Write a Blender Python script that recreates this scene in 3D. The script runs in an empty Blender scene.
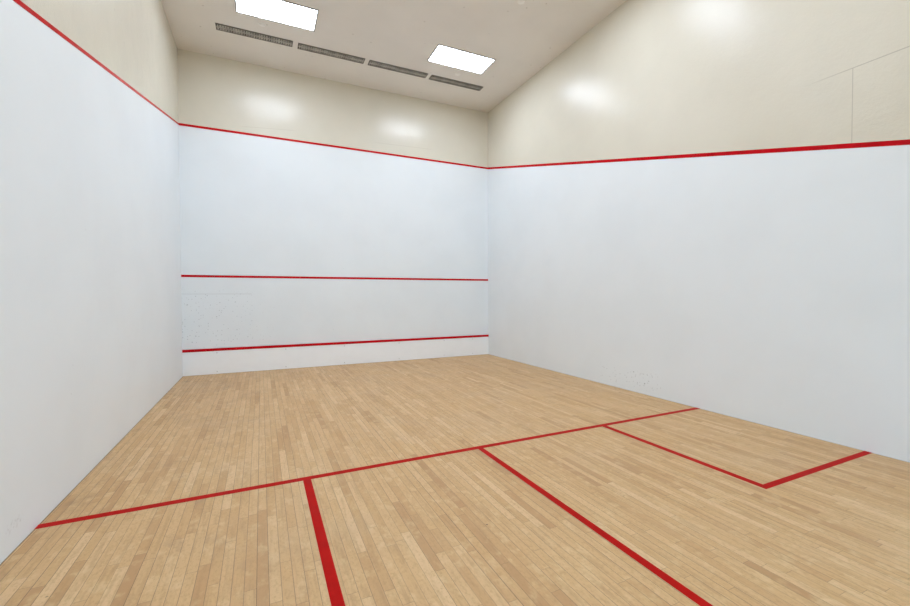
import bpy, bmesh, math
from mathutils import Vector, Matrix

sc = bpy.context.scene
COL = sc.collection

# ------------------------------------------------------------------ room (metres)
W, D = 6.40, 9.75                 # width (x) and depth (y); the front wall stands at y = D
OUT_F = 4.575                     # height of the out line on the front wall
OUT_BL, OUT_BR, OUT_B = 2.255, 2.185, 2.22   # and where the side lines reach the back wall
HL, HR = 5.925, 5.935               # ceiling height at the left / right wall
SHORT_Y = 4.285                   # centre of the short line
LW = 0.043                        # width of every painted line
PT = 0.002                        # thickness of the paint
EP = 0.0004                       # hair of air behind what is fixed to a wall

def ceil_z(x):
    return HL + (HR - HL) * x / W

# ------------------------------------------------------------------ helpers
def prop(o, label=None, cat=None, group=None, kind=None):
    for k, v in (('label', label), ('category', cat), ('group', group), ('kind', kind)):
        if v:
            o[k] = v
    return o

def link(name, bm, mats, parent=None):
    me = bpy.data.meshes.new(name)
    bmesh.ops.recalc_face_normals(bm, faces=bm.faces[:])
    bm.to_mesh(me); bm.free()
    for m in (mats if isinstance(mats, (list, tuple)) else [mats]):
        me.materials.append(m)
    o = bpy.data.objects.new(name, me)
    COL.objects.link(o)
    if parent:
        o.parent = parent
    return o

def empty(name, loc):
    o = bpy.data.objects.new(name, None)
    COL.objects.link(o)
    o.location = loc
    o.empty_display_size = 0.1
    return o

def box(bm, lo, hi, mi=0):
    x0, y0, z0 = lo; x1, y1, z1 = hi
    v = [bm.verts.new(p) for p in ((x0,y0,z0),(x1,y0,z0),(x1,y1,z0),(x0,y1,z0),
                                   (x0,y0,z1),(x1,y0,z1),(x1,y1,z1),(x0,y1,z1))]
    for f in ((0,3,2,1),(4,5,6,7),(0,1,5,4),(1,2,6,5),(2,3,7,6),(3,0,4,7)):
        bm.faces.new([v[i] for i in f]).material_index = mi

def prism(bm, poly, off, mi=0):
    """Closed prism: polygon (3-D points) swept by the vector off."""
    a = [bm.verts.new(p) for p in poly]
    b = [bm.verts.new(Vector(p) + Vector(off)) for p in poly]
    n = len(a)
    bm.faces.new(a).material_index = mi
    bm.faces.new(b[::-1]).material_index = mi
    for i in range(n):
        j = (i + 1) % n
        bm.faces.new((a[j], a[i], b[i], b[j])).material_index = mi

def bevel(bm, w, seg=2):
    bmesh.ops.bevel(bm, geom=bm.edges[:], offset=w, segments=seg, profile=.5, affect='EDGES')

def lathe(bm, prof, seg=32, center=(0,0,0)):
    """Profile of (radius, z) turned about z."""
    rings = []
    for r, z in prof:
        if r < 1e-6:
            rings.append([bm.verts.new((center[0], center[1], center[2]+z))])
        else:
            rings.append([bm.verts.new((center[0]+r*math.cos(2*math.pi*i/seg),
                                        center[1]+r*math.sin(2*math.pi*i/seg), center[2]+z)) for i in range(seg)])
    for a, b in zip(rings, rings[1:]):
        for i in range(seg):
            j = (i+1) % seg
            q = [a[i % len(a)], a[j % len(a)], b[j % len(b)], b[i % len(b)]]
            u = []
            for v in q:
                if v not in u:
                    u.append(v)
            if len(u) > 2:
                bm.faces.new(u)

# ------------------------------------------------------------------ node helper
class NG:
    def __init__(s, name):
        s.mat = bpy.data.materials.new(name); s.mat.use_nodes = True
        s.nt = s.mat.node_tree
        s.bsdf = s.nt.nodes['Principled BSDF']
    def n(s, t, **kw):
        x = s.nt.nodes.new(t)
        for k, v in kw.items():
            setattr(x, k, v)
        return x
    def put(s, sock, v):
        if hasattr(v, 'links'):
            s.nt.links.new(v, sock)
        elif isinstance(v, tuple) and sock.type == 'RGBA' and len(v) == 3:
            sock.default_value = (*v, 1)
        else:
            sock.default_value = v
    def m(s, op, a, b=0.0, c=0.0, clamp=False):
        x = s.n('ShaderNodeMath', operation=op, use_clamp=clamp)
        s.put(x.inputs[0], a); s.put(x.inputs[1], b); s.put(x.inputs[2], c)
        return x.outputs[0]
    def pos(s):
        x = s.n('ShaderNodeSeparateXYZ')
        tc = s.n('ShaderNodeTexCoord')
        s.nt.links.new(tc.outputs['Object'], x.inputs[0])
        s.obj = tc.outputs['Object']
        return x.outputs
    def vec(s, a, b, c):
        x = s.n('ShaderNodeCombineXYZ')
        for i, v in enumerate((a, b, c)):
            s.put(x.inputs[i], v)
        return x.outputs[0]
    def noise(s, vec, scale, detail=2, rough=.5, out='Fac'):
        x = s.n('ShaderNodeTexNoise')
        s.put(x.inputs['Vector'], vec)
        x.inputs['Scale'].default_value = scale
        x.inputs['Detail'].default_value = detail
        x.inputs['Roughness'].default_value = rough
        return x.outputs[out]
    def white(s, vec, out='Value'):
        x = s.n('ShaderNodeTexWhiteNoise'); s.put(x.inputs['Vector'], vec)
        return x.outputs[out]
    def mix(s, f, a, b, mode='MIX'):
        x = s.n('ShaderNodeMix', data_type='RGBA', blend_type=mode)
        s.put(x.inputs[0], f); s.put(x.inputs[6], a); s.put(x.inputs[7], b)
        return x.outputs[2]
    def ramp(s, f, stops):
        x = s.n('ShaderNodeValToRGB'); s.put(x.inputs[0], f)
        e = x.color_ramp.elements
        while len(e) < len(stops):
            e.new(.5)
        for el, (p, c) in zip(e, stops):
            el.position = p; el.color = (*c, 1)
        return x.outputs[0]
    def step(s, v, lo, hi):
        x = s.n('ShaderNodeMapRange', interpolation_type='SMOOTHSTEP')
        s.put(x.inputs[0], v); x.inputs[1].default_value = lo; x.inputs[2].default_value = hi
        return x.outputs[0]
    def band(s, v, lo, hi, soft):
        return s.m('MULTIPLY', s.step(v, lo-soft, lo+soft), s.m('SUBTRACT', 1.0, s.step(v, hi-soft, hi+soft)))
    def mul(s, *a):
        r = a[0]
        for b in a[1:]:
            r = s.m('MULTIPLY', r, b)
        return r
    def specks(s, scale, radius, keep):
        """Small round marks: voronoi cells of which only a share keep is inked."""
        x = s.n('ShaderNodeTexVoronoi'); s.put(x.inputs['Vector'], s.obj)
        x.inputs['Scale'].default_value = scale
        d = s.m('SUBTRACT', 1.0, s.step(x.outputs['Distance'], radius*.5, radius))
        sp = s.n('ShaderNodeSeparateColor'); s.nt.links.new(x.outputs['Color'], sp.inputs[0])
        return s.mul(d, s.m('LESS_THAN', sp.outputs[0], keep))
    def line(s, v, at, half):
        return s.m('LESS_THAN', s.m('ABSOLUTE', s.m('SUBTRACT', v, at)), half)
    def bump(s, h, strength, dist):
        x = s.n('ShaderNodeBump'); x.inputs['Strength'].default_value = strength
        x.inputs['Distance'].default_value = dist
        s.put(x.inputs['Height'], h)
        s.nt.links.new(x.outputs[0], s.bsdf.inputs['Normal'])
    def fin(s, col, rough, spec=.5, metal=0.0):
        s.put(s.bsdf.inputs['Base Color'], col)
        s.put(s.bsdf.inputs['Roughness'], rough)
        s.bsdf.inputs['Specular IOR Level'].default_value = spec
        s.bsdf.inputs['Metallic'].default_value = metal
        return s.mat

# ------------------------------------------------------------------ materials
WHITE = (0.812, 0.864, 0.898)
CREAM = (0.700, 0.664, 0.560)

def wall_white(name, extra=None):
    g = NG(name); x, y, z = g.pos()
    n = g.noise(g.obj, 1.3, 3)
    col = g.mix(g.step(n, .35, .7), WHITE, tuple(c*.975 for c in WHITE))
    if extra:
        col = extra(g, col, x, y, z)
    h = g.m('ADD', g.noise(g.obj, 2.2, 2), g.m('MULTIPLY', g.noise(g.obj, 55, 2), .05))
    g.bump(h, .35, .02)
    return g.fin(col, .42, .22)

def wall_cream(name, extra=None, rough=.24, spec=.30):
    g = NG(name); x, y, z = g.pos()
    n = g.noise(g.obj, 1.6, 3)
    col = g.mix(g.step(n, .35, .7), CREAM, tuple(c*.97 for c in CREAM))
    sp = g.specks(5.5, .08, .10)
    col = g.mix(g.m('MULTIPLY', sp, .40), col, (.25, .21, .16))
    if extra:
        col = extra(g, col, x, y, z)
    h = g.m('ADD', g.noise(g.obj, 2.4, 2), g.m('MULTIPLY', g.noise(g.obj, 32, 5, .75), .26))
    g.bump(h, .42, .02)
    return g.fin(col, rough, spec)

def front_marks(g, col, x, y, z):
    # ball marks low on the left of the front wall, and one hairline joint of the plaster
    zone = g.mul(g.m('SUBTRACT', 1.0, g.step(x, .6, 1.9)), g.band(z, .52, 1.55, .15))
    s1 = g.specks(15, .20, .38); s2 = g.specks(27, .26, .32)
    col = g.mix(g.mul(g.m('MAXIMUM', s1, s2), zone, .42), col, (.20, .23, .25))
    wide = g.mul(g.specks(9, .07, .10), g.band(z, .55, 3.2, .4))
    col = g.mix(g.m('MULTIPLY', wide, .30), col, (.30, .32, .33))
    j = g.mul(g.line(z, 1.505, .006), g.m('LESS_THAN', x, 1.15))
    return g.mix(g.m('MULTIPLY', j, .22), col, (.3, .3, .31))

def right_marks(g, col, x, y, z):
    zone = g.mul(g.band(y, 4.85, 6.0, .12), g.band(z, .08, .32, .05))
    s1 = g.specks(16, .22, .35); s2 = g.specks(28, .2, .25)
    col = g.mix(g.mul(g.m('MAXIMUM', s1, s2), zone, .6), col, (.16, .17, .18))
    few = g.mul(g.specks(6, .06, .08), g.band(z, .1, 2.6, .2))
    return g.mix(g.m('MULTIPLY', few, .30), col, (.28, .29, .30))

def left_marks(g, col, x, y, z):
    zone = g.mul(g.band(y, 3.95, 4.12, .03), g.band(z, .12, .17, .02))
    sm = g.step(g.noise(g.obj, 40, 3), .45, .7)
    col = g.mix(g.mul(zone, sm, .3), col, (.3, .3, .31))
    few = g.mul(g.specks(6, .05, .08), g.band(z, .1, 2.4, .2))
    return g.mix(g.m('MULTIPLY', few, .25), col, (.33, .33, .33))

def front_cream(g, col, x, y, z):
    a = g.mul(g.line(g.m('SUBTRACT', z, g.m('MULTIPLY', g.m('SUBTRACT', x, 3.7), .03)), 4.79, .005), g.band(x, 3.6, 4.9, .1))
    b = g.mul(g.line(g.m('SUBTRACT', z, g.m('MULTIPLY', g.m('SUBTRACT', x, 1.1), .08)), 4.71, .005), g.band(x, 1.0, 1.95, .1))
    return g.mix(g.m('MULTIPLY', g.m('MAXIMUM', a, b), .22), col, (.35, .28, .2))

def right_cream(g, col, x, y, z):
    a = g.mul(g.line(z, 3.595, .0045), g.m('SUBTRACT', 1.0, g.step(y, 2.7, 3.3)), g.m('GREATER_THAN', y, 1.9))
    b = g.mul(g.line(y, 2.785, .003), g.m('LESS_THAN', z, 3.595))
    return g.mix(g.m('MULTIPLY', g.m('MAXIMUM', a, b), .45), col, (.30, .27, .22))

M_W_FRONT = wall_white('white_paint_front', front_marks)
M_W_RIGHT = wall_white('white_paint_right', right_marks)
M_W_LEFT = wall_white('white_paint_left', left_marks)
M_W_BACK = wall_white('white_paint_back')
M_C_FRONT = wall_cream('cream_paint_front', front_cream, .21, .46)
M_C_RIGHT = wall_cream('cream_paint_right', right_cream, .23, .32)
M_C = wall_cream('cream_paint')

def ceiling_mat():
    g = NG('ceiling_paint'); x, y, z = g.pos()
    base = (.81, .775, .725)
    n = g.noise(g.obj, 1.1, 3)
    col = g.mix(g.step(n, .3, .7), base, tuple(c*.95 for c in base))
    sp = g.specks(9, .15, .13)
    col = g.mix(g.m('MULTIPLY', sp, .42), col, (.28, .23, .18))
    h = g.noise(g.obj, 60, 3)
    g.bump(h, .25, .004)
    return g.fin(col, .75, .25)
M_CEIL = ceiling_mat()

def floor_mat():
    g = NG('maple_strip_floor'); x, y, z = g.pos()
    PW = .0572
    u = g.m('DIVIDE', g.m('ADD', x, 20.0), PW)
    row = g.m('FLOOR', u)
    fu = g.m('FRACT', u)
    r1 = g.white(g.vec(row, 3.3, 0.0)); r2 = g.white(g.vec(row, 9.1, 4.0)); r3 = g.white(g.vec(row, 1.7, 8.0))
    L = g.m('MULTIPLY_ADD', r2, .75, .40)
    v = g.m('ADD', g.m('DIVIDE', g.m('ADD', y, 20.0), L), g.m('MULTIPLY', r1, 37.0))
    plank = g.m('FLOOR', v); fv = g.m('FRACT', v)
    t = g.white(g.vec(row, plank, 2.0)); t2 = g.white(g.vec(row, plank, 6.0))
    col = g.ramp(t, [(0, (.480, .272, .115)), (.10, (.550, .330, .145)), (.45, (.595, .372, .170)),
                     (.88, (.625, .402, .193)), (1, (.685, .465, .245))])
    # grain: long streaks and the finer figure, its own in every strip
    gv = g.vec(g.m('MULTIPLY', x, 34.0), g.m('MULTIPLY_ADD', y, 2.2, g.m('MULTIPLY', t2, 40.0)), g.m('MULTIPLY', t, 30.0))
    gr = g.noise(gv, 1.0, 4, .6)
    col = g.mix(g.m('MULTIPLY', g.step(gr, .46, .74), .50), col, (.38, .22, .09))
    gv2 = g.vec(g.m('MULTIPLY', x, 9.0), g.m('MULTIPLY_ADD', y, 7.0, g.m('MULTIPLY', t, 60.0)), g.m('MULTIPLY', t2, 30.0))
    fig = g.noise(gv2, 1.0, 3, .65)
    col = g.mix(g.m('MULTIPLY', g.step(fig, .50, .70), .40), col, (.74, .55, .30))
    fine = g.noise(g.vec(g.m('MULTIPLY', x, 75.0), g.m('MULTIPLY', y, 38.0), g.m('MULTIPLY', t, 50.0)), 1.0, 4, .7)
    col = g.mix(g.m('MULTIPLY', g.step(fine, .45, .72), .48), col, (.40, .235, .085))
    # wear, broad and uneven
    wear = g.noise(g.obj, .9, 4, .6)
    col = g.mix(g.m('MULTIPLY', g.step(wear, .45, .75), .22), col, (.54, .40, .25))
    grime = g.mul(g.step(g.noise(g.vec(g.m('MULTIPLY', x, 1.8), y, 0.0), 1.7, 5, .7), .52, .75),
                  g.m('SUBTRACT', 1.0, g.step(x, .5, 2.3)))
    col = g.mix(g.m('MULTIPLY', grime, .70), col, (.33, .20, .10))
    # joints between strips
    e = g.m('MULTIPLY', g.m('MINIMUM', fu, g.m('SUBTRACT', 1.0, fu)), PW)
    j1 = g.mul(g.m('LESS_THAN', e, .0013), g.m('MULTIPLY_ADD', g.m('POWER', r3, 2.0), 0.74, .32))
    e2 = g.m('MULTIPLY', g.m('MINIMUM', fv, g.m('SUBTRACT', 1.0, fv)), L)
    j2 = g.m('MULTIPLY', g.m('LESS_THAN', e2, .0010), .55)
    joint = g.m('MAXIMUM', j1, j2)
    col = g.mix(joint, col, (.10, .055, .025))
    # nail heads and dents
    nd = g.specks(3.2, .03, .35)
    col = g.mix(g.m('MULTIPLY', nd, .8), col, (.10, .06, .03))
    # expansion gap along the side walls
    ex = g.m('MINIMUM', x, g.m('SUBTRACT', W, x))
    col = g.mix(g.m('MULTIPLY', g.m('LESS_THAN', ex, .008), .8), col, (.12, .075, .04))
    h = g.m('SUBTRACT', g.m('MULTIPLY', g.noise(g.obj, 6, 2), .3), joint)
    g.bump(h, .12, .002)
    rg = g.m('MULTIPLY_ADD', g.noise(g.obj, 3, 3), .18, .36)
    return g.fin(col, rg, .42)
M_FLOOR = floor_mat()

def red_mat(name, c, rough, spec):
    g = NG(name); g.pos()
    n = g.noise(g.obj, 7, 4, .6)
    col = g.mix(g.step(n, .35, .75), c, tuple(k*.80 for k in c))
    h = g.noise(g.obj, 3, 2)
    g.bump(h, .3, .01)
    return g.fin(col, rough, spec)
M_RED_WALL = red_mat('red_wall_paint', (.56, .005, .012), .16, .10)
M_RED_FLOOR = red_mat('red_floor_paint', (.46, .008, .006), .45, .03)

def plain(name, c, rough, spec=.5, metal=0.0, var=.05):
    g = NG(name); g.pos()
    n = g.noise(g.obj, 6, 3)
    col = g.mix(g.step(n, .3, .7), c, tuple(k*(1-var) for k in c))
    return g.fin(col, rough, spec, metal)
M_TIN = plain('white_tin_panel', (.93, .96, .985), .35, .5, 0, .02)
M_SCREW = plain('screw_metal', (.55, .55, .55), .4, .5, .6)
M_FRAME = plain('light_trim', (.22, .22, .22), .5)
M_VENT = plain('vent_grey', (.50, .48, .43), .5, .3, 0, .35)
M_VENT_EDGE = plain('vent_edge', (.16, .15, .13), .5, .3)
M_VENT_DARK = plain('vent_inside', (.035, .033, .030), .8, .2)
M_VENT_FLANGE = plain('vent_flange', (.72, .69, .63), .5)
M_COVER = plain('cover_plate', (.90, .88, .84), .5)

def glass_mat():
    m = bpy.data.materials.new('clear_glass'); m.use_nodes = True
    nt = m.node_tree; nt.nodes.remove(nt.nodes['Principled BSDF'])
    t = nt.nodes.new('ShaderNodeBsdfTransparent'); t.inputs[0].default_value = (.96, .985, .975, 1)
    g = nt.nodes.new('ShaderNodeBsdfGlossy'); g.inputs['Roughness'].default_value = .0
    x = nt.nodes.new('ShaderNodeMixShader'); x.inputs[0].default_value = .05
    nt.links.new(t.outputs[0], x.inputs[1]); nt.links.new(g.outputs[0], x.inputs[2])
    nt.links.new(x.outputs[0], nt.nodes['Material Output'].inputs[0])
    return m
M_GLASS = glass_mat()
M_GROUND = plain('pale_paving', (.55, .55, .53), .8)

def lamp_mat(strength):
    g = NG('lamp_diffuser')
    g.bsdf.inputs['Base Color'].default_value = (.9, .9, .9, 1)
    g.bsdf.inputs['Roughness'].default_value = .6
    g.bsdf.inputs['Emission Color'].default_value = (.90, 1.0, 1.16, 1)
    g.bsdf.inputs['Emission Strength'].default_value = strength
    return g.mat
M_LAMP = lamp_mat(20.6)

# ------------------------------------------------------------------ the setting
T = .12
bm = bmesh.new(); box(bm, (-T, -T, -T), (W+T, D+T, 0))
prop(link('floor', bm, M_FLOOR), 'pale maple strip floor of the squash court', 'floor', kind='structure')

bm = bmesh.new()
prism(bm, [(-T, -T, ceil_z(-T)), (W+T, -T, ceil_z(W+T)), (W+T, -T, ceil_z(W+T)+.08), (-T, -T, ceil_z(-T)+.08)], (0, D+2*T, 0))
prop(link('ceiling', bm, M_CEIL), 'warm grey painted ceiling above the court', 'ceiling', kind='structure')

bm = bmesh.new()
box(bm, (0, D, 0), (W, D+T, OUT_F), 0)
prism(bm, [(0, D, OUT_F), (W, D, OUT_F), (W, D, HR), (0, D, HL)], (0, T, 0), 1)
prop(link('wall_front', bm, [M_W_FRONT, M_C_FRONT]), 'white front wall, cream above its top red line', 'wall', kind='structure')

for side, x, off, h, ob, mats, lab in (('left', 0, -T, HL, OUT_BL, [M_W_LEFT, M_C], 'white left side wall, cream above the sloping red line'),
                                   ('right', W, T, HR, OUT_BR, [M_W_RIGHT, M_C_RIGHT], 'white right side wall, glossy cream above the red line')):
    bm = bmesh.new()
    prism(bm, [(x, 0, 0), (x, D, 0), (x, D, OUT_F), (x, 0, ob)], (off, 0, 0), 0)
    prism(bm, [(x, 0, ob), (x, D, OUT_F), (x, D, h), (x, 0, h)], (off, 0, 0), 1)
    prop(link('wall_' + side, bm, mats), lab, 'wall', kind='structure')

# the back of the court: cream wall above, a glass wall with daylight behind it below
bm = bmesh.new()
prism(bm, [(0, 0, OUT_B), (W, 0, OUT_B), (W, 0, HR), (0, 0, HL)], (0, -T, 0), 0)
prop(link('wall_back', bm, M_C), 'cream back wall above the glass, behind the viewer', 'wall', kind='structure')
e = prop(empty('window_1', (W/2, -T/2, 0)), 'glass back wall of the court, behind the viewer', 'window', kind='structure')
for k in range(4):
    a = -W/2 + k*W/4
    bm = bmesh.new(); box(bm, (a+.004, -.006, .02), (a+W/4-.004, .006, OUT_B-.02))
    link('pane', bm, M_GLASS, e)
bm = bmesh.new(); box(bm, (-W/2, -.02, 0), (W/2, .02, .02)); box(bm, (-W/2, -.02, OUT_B-.02), (W/2, .02, OUT_B))
link('rail', bm, M_FRAME, e)
bm = bmesh.new(); box(bm, (-6, -9, -T), (W+6, -T, -.001))
prop(link('ground', bm, M_GROUND), 'pale paving outside the glass back wall', 'ground', kind='structure')

# ------------------------------------------------------------------ painted lines
hw = LW/2
def wall_line(name, z, label):
    bm = bmesh.new(); box(bm, (EP, D-PT, z-hw), (W-EP, D-EP, z+hw))
    return prop(link(name, bm, M_RED_WALL), label, 'court line', 'red lines on the walls')

wall_line('out_line', OUT_F, 'thin red out line across the front wall where white paint meets cream')
wall_line('service_line', 1.835, 'thin red service line across the middle of the white front wall')
for x, off, ob, wd, lab in ((EP, PT, OUT_BL, .032, 'red out line sloping along the left side wall below its cream top'),
                            (W-EP, -PT, OUT_BR, .045, 'red out line running along the right side wall below its cream top')):
    hs = wd/2 * math.hypot(D, OUT_F-ob) / D
    bm = bmesh.new()
    y0, y1 = EP, D-PT-EP
    prism(bm, [(x, y0, ob-hs), (x, y1, OUT_F-hs), (x, y1, OUT_F+hs), (x, y0, ob+hs)], (off, 0, 0))
    prop(link('out_line', bm, M_RED_WALL), lab, 'court line', 'red lines on the walls')

FG = 'red lines on the floor'
hw = .030                         # the floor lines are a little wider
SHORT_Y += .004
bm = bmesh.new(); box(bm, (EP, SHORT_Y-hw, 0), (W-EP, SHORT_Y+hw, PT))
prop(link('short_line', bm, M_RED_FLOOR), 'red short line crossing the whole wooden floor from wall to wall', 'court line', FG)
bm = bmesh.new(); box(bm, (W/2-.027, EP, 0), (W/2+.027, SHORT_Y-hw-EP, PT))
prop(link('half_court_line', bm, M_RED_FLOOR), 'red half court line running back from the middle of the short line', 'court line', FG)
for s, xs, xw, lab in (('l', 1.6+hw, EP, 'red service box line on the floor nearest the left wall'),
                       ('r', W-1.6-hw, W-EP, 'L-shaped red service box outline on the floor against the right wall')):
    e = prop(empty('service_box_line', (xs, SHORT_Y-hw-EP, 0)), lab, 'court line', FG)
    bm = bmesh.new(); box(bm, (-hw, -1.6, 0), (hw, 0, PT))
    link('side_line', bm, M_RED_FLOOR, e)
    a, b = sorted((xw-xs, hw if xw < 1 else -hw))
    bm = bmesh.new(); box(bm, (a, -1.6-.055, 0), (b, -1.6, PT))
    link('back_line', bm, M_RED_FLOOR, e)

# ------------------------------------------------------------------ the tin
TT = .028
e = prop(empty('tin', (W/2, D-EP, 0)), 'low white tin board along the foot of the front wall with a red top edge', 'tin')
bm = bmesh.new(); box(bm, (-W/2+.002, -TT+.006, .004), (W/2-.002, 0, .437))
link('board', bm, M_TIN, e)
bm = bmesh.new()
prism(bm, [(-W/2+.002, -TT, .437), (-W/2+.002, 0, .437), (-W/2+.002, 0, .486), (-W/2+.002, -TT+.008, .486), (-W/2+.002, -TT, .474)], (W-.004, 0, 0))
o = link('top_strip', bm, M_RED_WALL, e); o['label'] = 'red painted top strip'
for x in (.55, 1.75, 2.9, 4.1, 5.2, 5.95):
    for z in (.40, .05):
        bm = bmesh.new()
        lathe(bm, [(0, .003), (.006, .0022), (.009, 0)], 12)
        bmesh.ops.rotate(bm, verts=bm.verts[:], cent=(0,0,0), matrix=Matrix.Rotation(math.pi/2, 3, 'X'))
        o = link('screw', bm, M_SCREW, e)
        o.location = (x-W/2, -TT+.006, z)

# ------------------------------------------------------------------ ceiling lights
PX, PY = 1.135, .535
def slope_rot():
    return (0, -math.atan2(HR-HL, W), 0)

def make_light():
    e = empty('ceiling_light', (0, 0, 0))
    bm = bmesh.new()
    fx, fy, t = PX/2+.018, PY/2+.018, .018
    box(bm, (-fx, -fy, -.010), (fx, -fy+t, 0)); box(bm, (-fx, fy-t, -.010), (fx, fy, 0))
    box(bm, (-fx, -fy+t, -.010), (-fx+t, fy-t, 0)); box(bm, (fx-t, -fy+t, -.010), (fx, fy-t, 0))
    link('frame', bm, M_FRAME, e)
    bm = bmesh.new(); box(bm, (-fx+t, -fy+t, -.006), (fx-t, fy-t, 0))
    o = link('diffuser', bm, M_LAMP, e); o['label'] = 'glowing white diffuser panel'
    return e

def copy_tree(o):
    c = o.copy(); COL.objects.link(c)
    for ch in o.children:
        d = ch.copy(); COL.objects.link(d); d.parent = c
    return c

light = make_light()
LX = (1.595, 4.815)
spots = [(LX[0], 7.925, 'glowing rectangular ceiling light panel nearest the left wall, above the first two vents'),
         (LX[1], 7.960, 'glowing rectangular ceiling light panel nearest the right wall, above the last vent'),
         (LX[0], 5.10, 'glowing ceiling light panel over the middle of the court, left side'),
         (LX[1], 5.05, 'glowing ceiling light panel over the middle of the court, right side'),
         (LX[0], 2.20, 'glowing ceiling light panel over the back of the court, left side'),
         (LX[1], 2.20, 'glowing ceiling light panel over the back of the court, right side')]
for i, (x, y, lab) in enumerate(spots):
    o = light if i == 0 else copy_tree(light)
    o.location = (x, y, ceil_z(x)); o.rotation_euler = slope_rot()
    prop(o, lab, 'light', 'ceiling light panels')

# ------------------------------------------------------------------ linear air vents
VL, VW = 1.185, .175
def make_vent():
    e = empty('air_vent', (0, 0, 0))
    bm = bmesh.new(); box(bm, (-VL/2+.006, -VW/2+.006, -.003), (VL/2-.006, VW/2-.006, 0))
    link('backing', bm, M_VENT_DARK, e)
    bm = bmesh.new()
    t = .010
    for lo, hi in (((-VL/2, -VW/2), (VL/2, -VW/2+t)), ((-VL/2, VW/2-t), (VL/2, VW/2)),
                   ((-VL/2, -VW/2+t), (-VL/2+t, VW/2-t)), ((VL/2-t, -VW/2+t), (VL/2, VW/2-t))):
        box(bm, (*lo, -.014), (*hi, 0))
    link('frame', bm, M_VENT_EDGE, e)
    bm = bmesh.new(); box(bm, (-VL/2+t, -.011, -.015), (VL/2-t, .011, -.003))
    link('centre_bar', bm, M_VENT, e)
    bm = bmesh.new()                                    # the grille: two rows of slanted blades
    n = 30
    for k in range(n):
        x = -VL/2+t + (k+.5)*(VL-2*t)/n
        for y0, y1 in ((-VW/2+t, -.011), (.011, VW/2-t)):
            w = .009 + .007*((k*7) % 5)/4
            prism(bm, [(x-w, y0, -.012), (x-w+.004, y0, -.012), (x+w+.004, y0, -.004), (x+w, y0, -.004)], (0, y1-y0, 0))
    link('grille', bm, M_VENT, e)
    return e

vent = make_vent()
vx = (1.28, 2.553, 3.825, 5.095)
vy = (8.74, 8.755, 8.76, 8.77)
vl = ('dark slotted air vent in the ceiling row nearest the left wall',
      'grey slotted air vent second from the left wall in the ceiling row',
      'grey slotted air vent third from the left wall in the ceiling row',
      'grey slotted air vent in the ceiling row nearest the right wall')
for i in range(4):
    o = vent if i == 0 else copy_tree(vent)
    o.location = (vx[i], vy[i], ceil_z(vx[i])); o.rotation_euler = slope_rot()
    prop(o, vl[i], 'air vent', 'air vents in a row on the ceiling')

# ------------------------------------------------------------------ small round ceiling cover plates
def make_cover():
    bm = bmesh.new()
    lathe(bm, [(0, -.012), (.036, -.011), (.044, -.008), (.046, -.003), (.055, -.002), (.055, 0), (0, 0)], 32)
    return link('sprinkler_cover', bm, M_COVER)
cov = make_cover()
for i, (x, y, lab) in enumerate(((1.38, 8.39, 'small round cover plate between the left light panel and the vents'),
                                 (4.97, 8.45, 'small round cover plate between the right light panel and the vents'),
                                 (4.96, 6.17, 'small round cover plate alone on the bare ceiling'))):
    o = cov if i == 0 else cov.copy()
    if i:
        COL.objects.link(o)
    o.location = (x, y, ceil_z(x)); o.rotation_euler = slope_rot()
    prop(o, lab, 'cover plate', 'round cover plates on the ceiling')

# ------------------------------------------------------------------ world, camera, view
w = bpy.data.worlds.new('World'); sc.world = w; w.use_nodes = True
w.node_tree.nodes['Background'].inputs[0].default_value = (.74, .95, 1.20, 1)
w.node_tree.nodes['Background'].inputs[1].default_value = 1.8

yaw, pitch, roll = 0.43619, -0.01935, -0.00384
F = Vector((math.sin(yaw)*math.cos(pitch), math.cos(yaw)*math.cos(pitch), math.sin(pitch)))
R0 = Vector((math.cos(yaw), -math.sin(yaw), 0)); U0 = R0.cross(F)
R = math.cos(roll)*R0 + math.sin(roll)*U0
U = -math.sin(roll)*R0 + math.cos(roll)*U0
cam = bpy.data.cameras.new('camera'); co = bpy.data.objects.new('camera', cam); COL.objects.link(co)
co.matrix_world = Matrix(((R.x, U.x, -F.x, 1.31602), (R.y, U.y, -F.y, .78216), (R.z, U.z, -F.z, 1.46915), (0, 0, 0, 1)))
cam.sensor_fit = 'HORIZONTAL'; cam.sensor_width = 36.0
cam.lens = 415.67 * 36.0 / 910
cam.clip_start = .05
sc.camera = co

sc.view_settings.view_transform = 'Standard'
sc.view_settings.look = 'None'
sc.view_settings.gamma = 1.0
sc.view_settings.use_curve_mapping = False
sc.view_settings.exposure = 0.05
sc.cycles.max_bounces = 16
sc.cycles.diffuse_bounces = 12
sc.cycles.glossy_bounces = 6
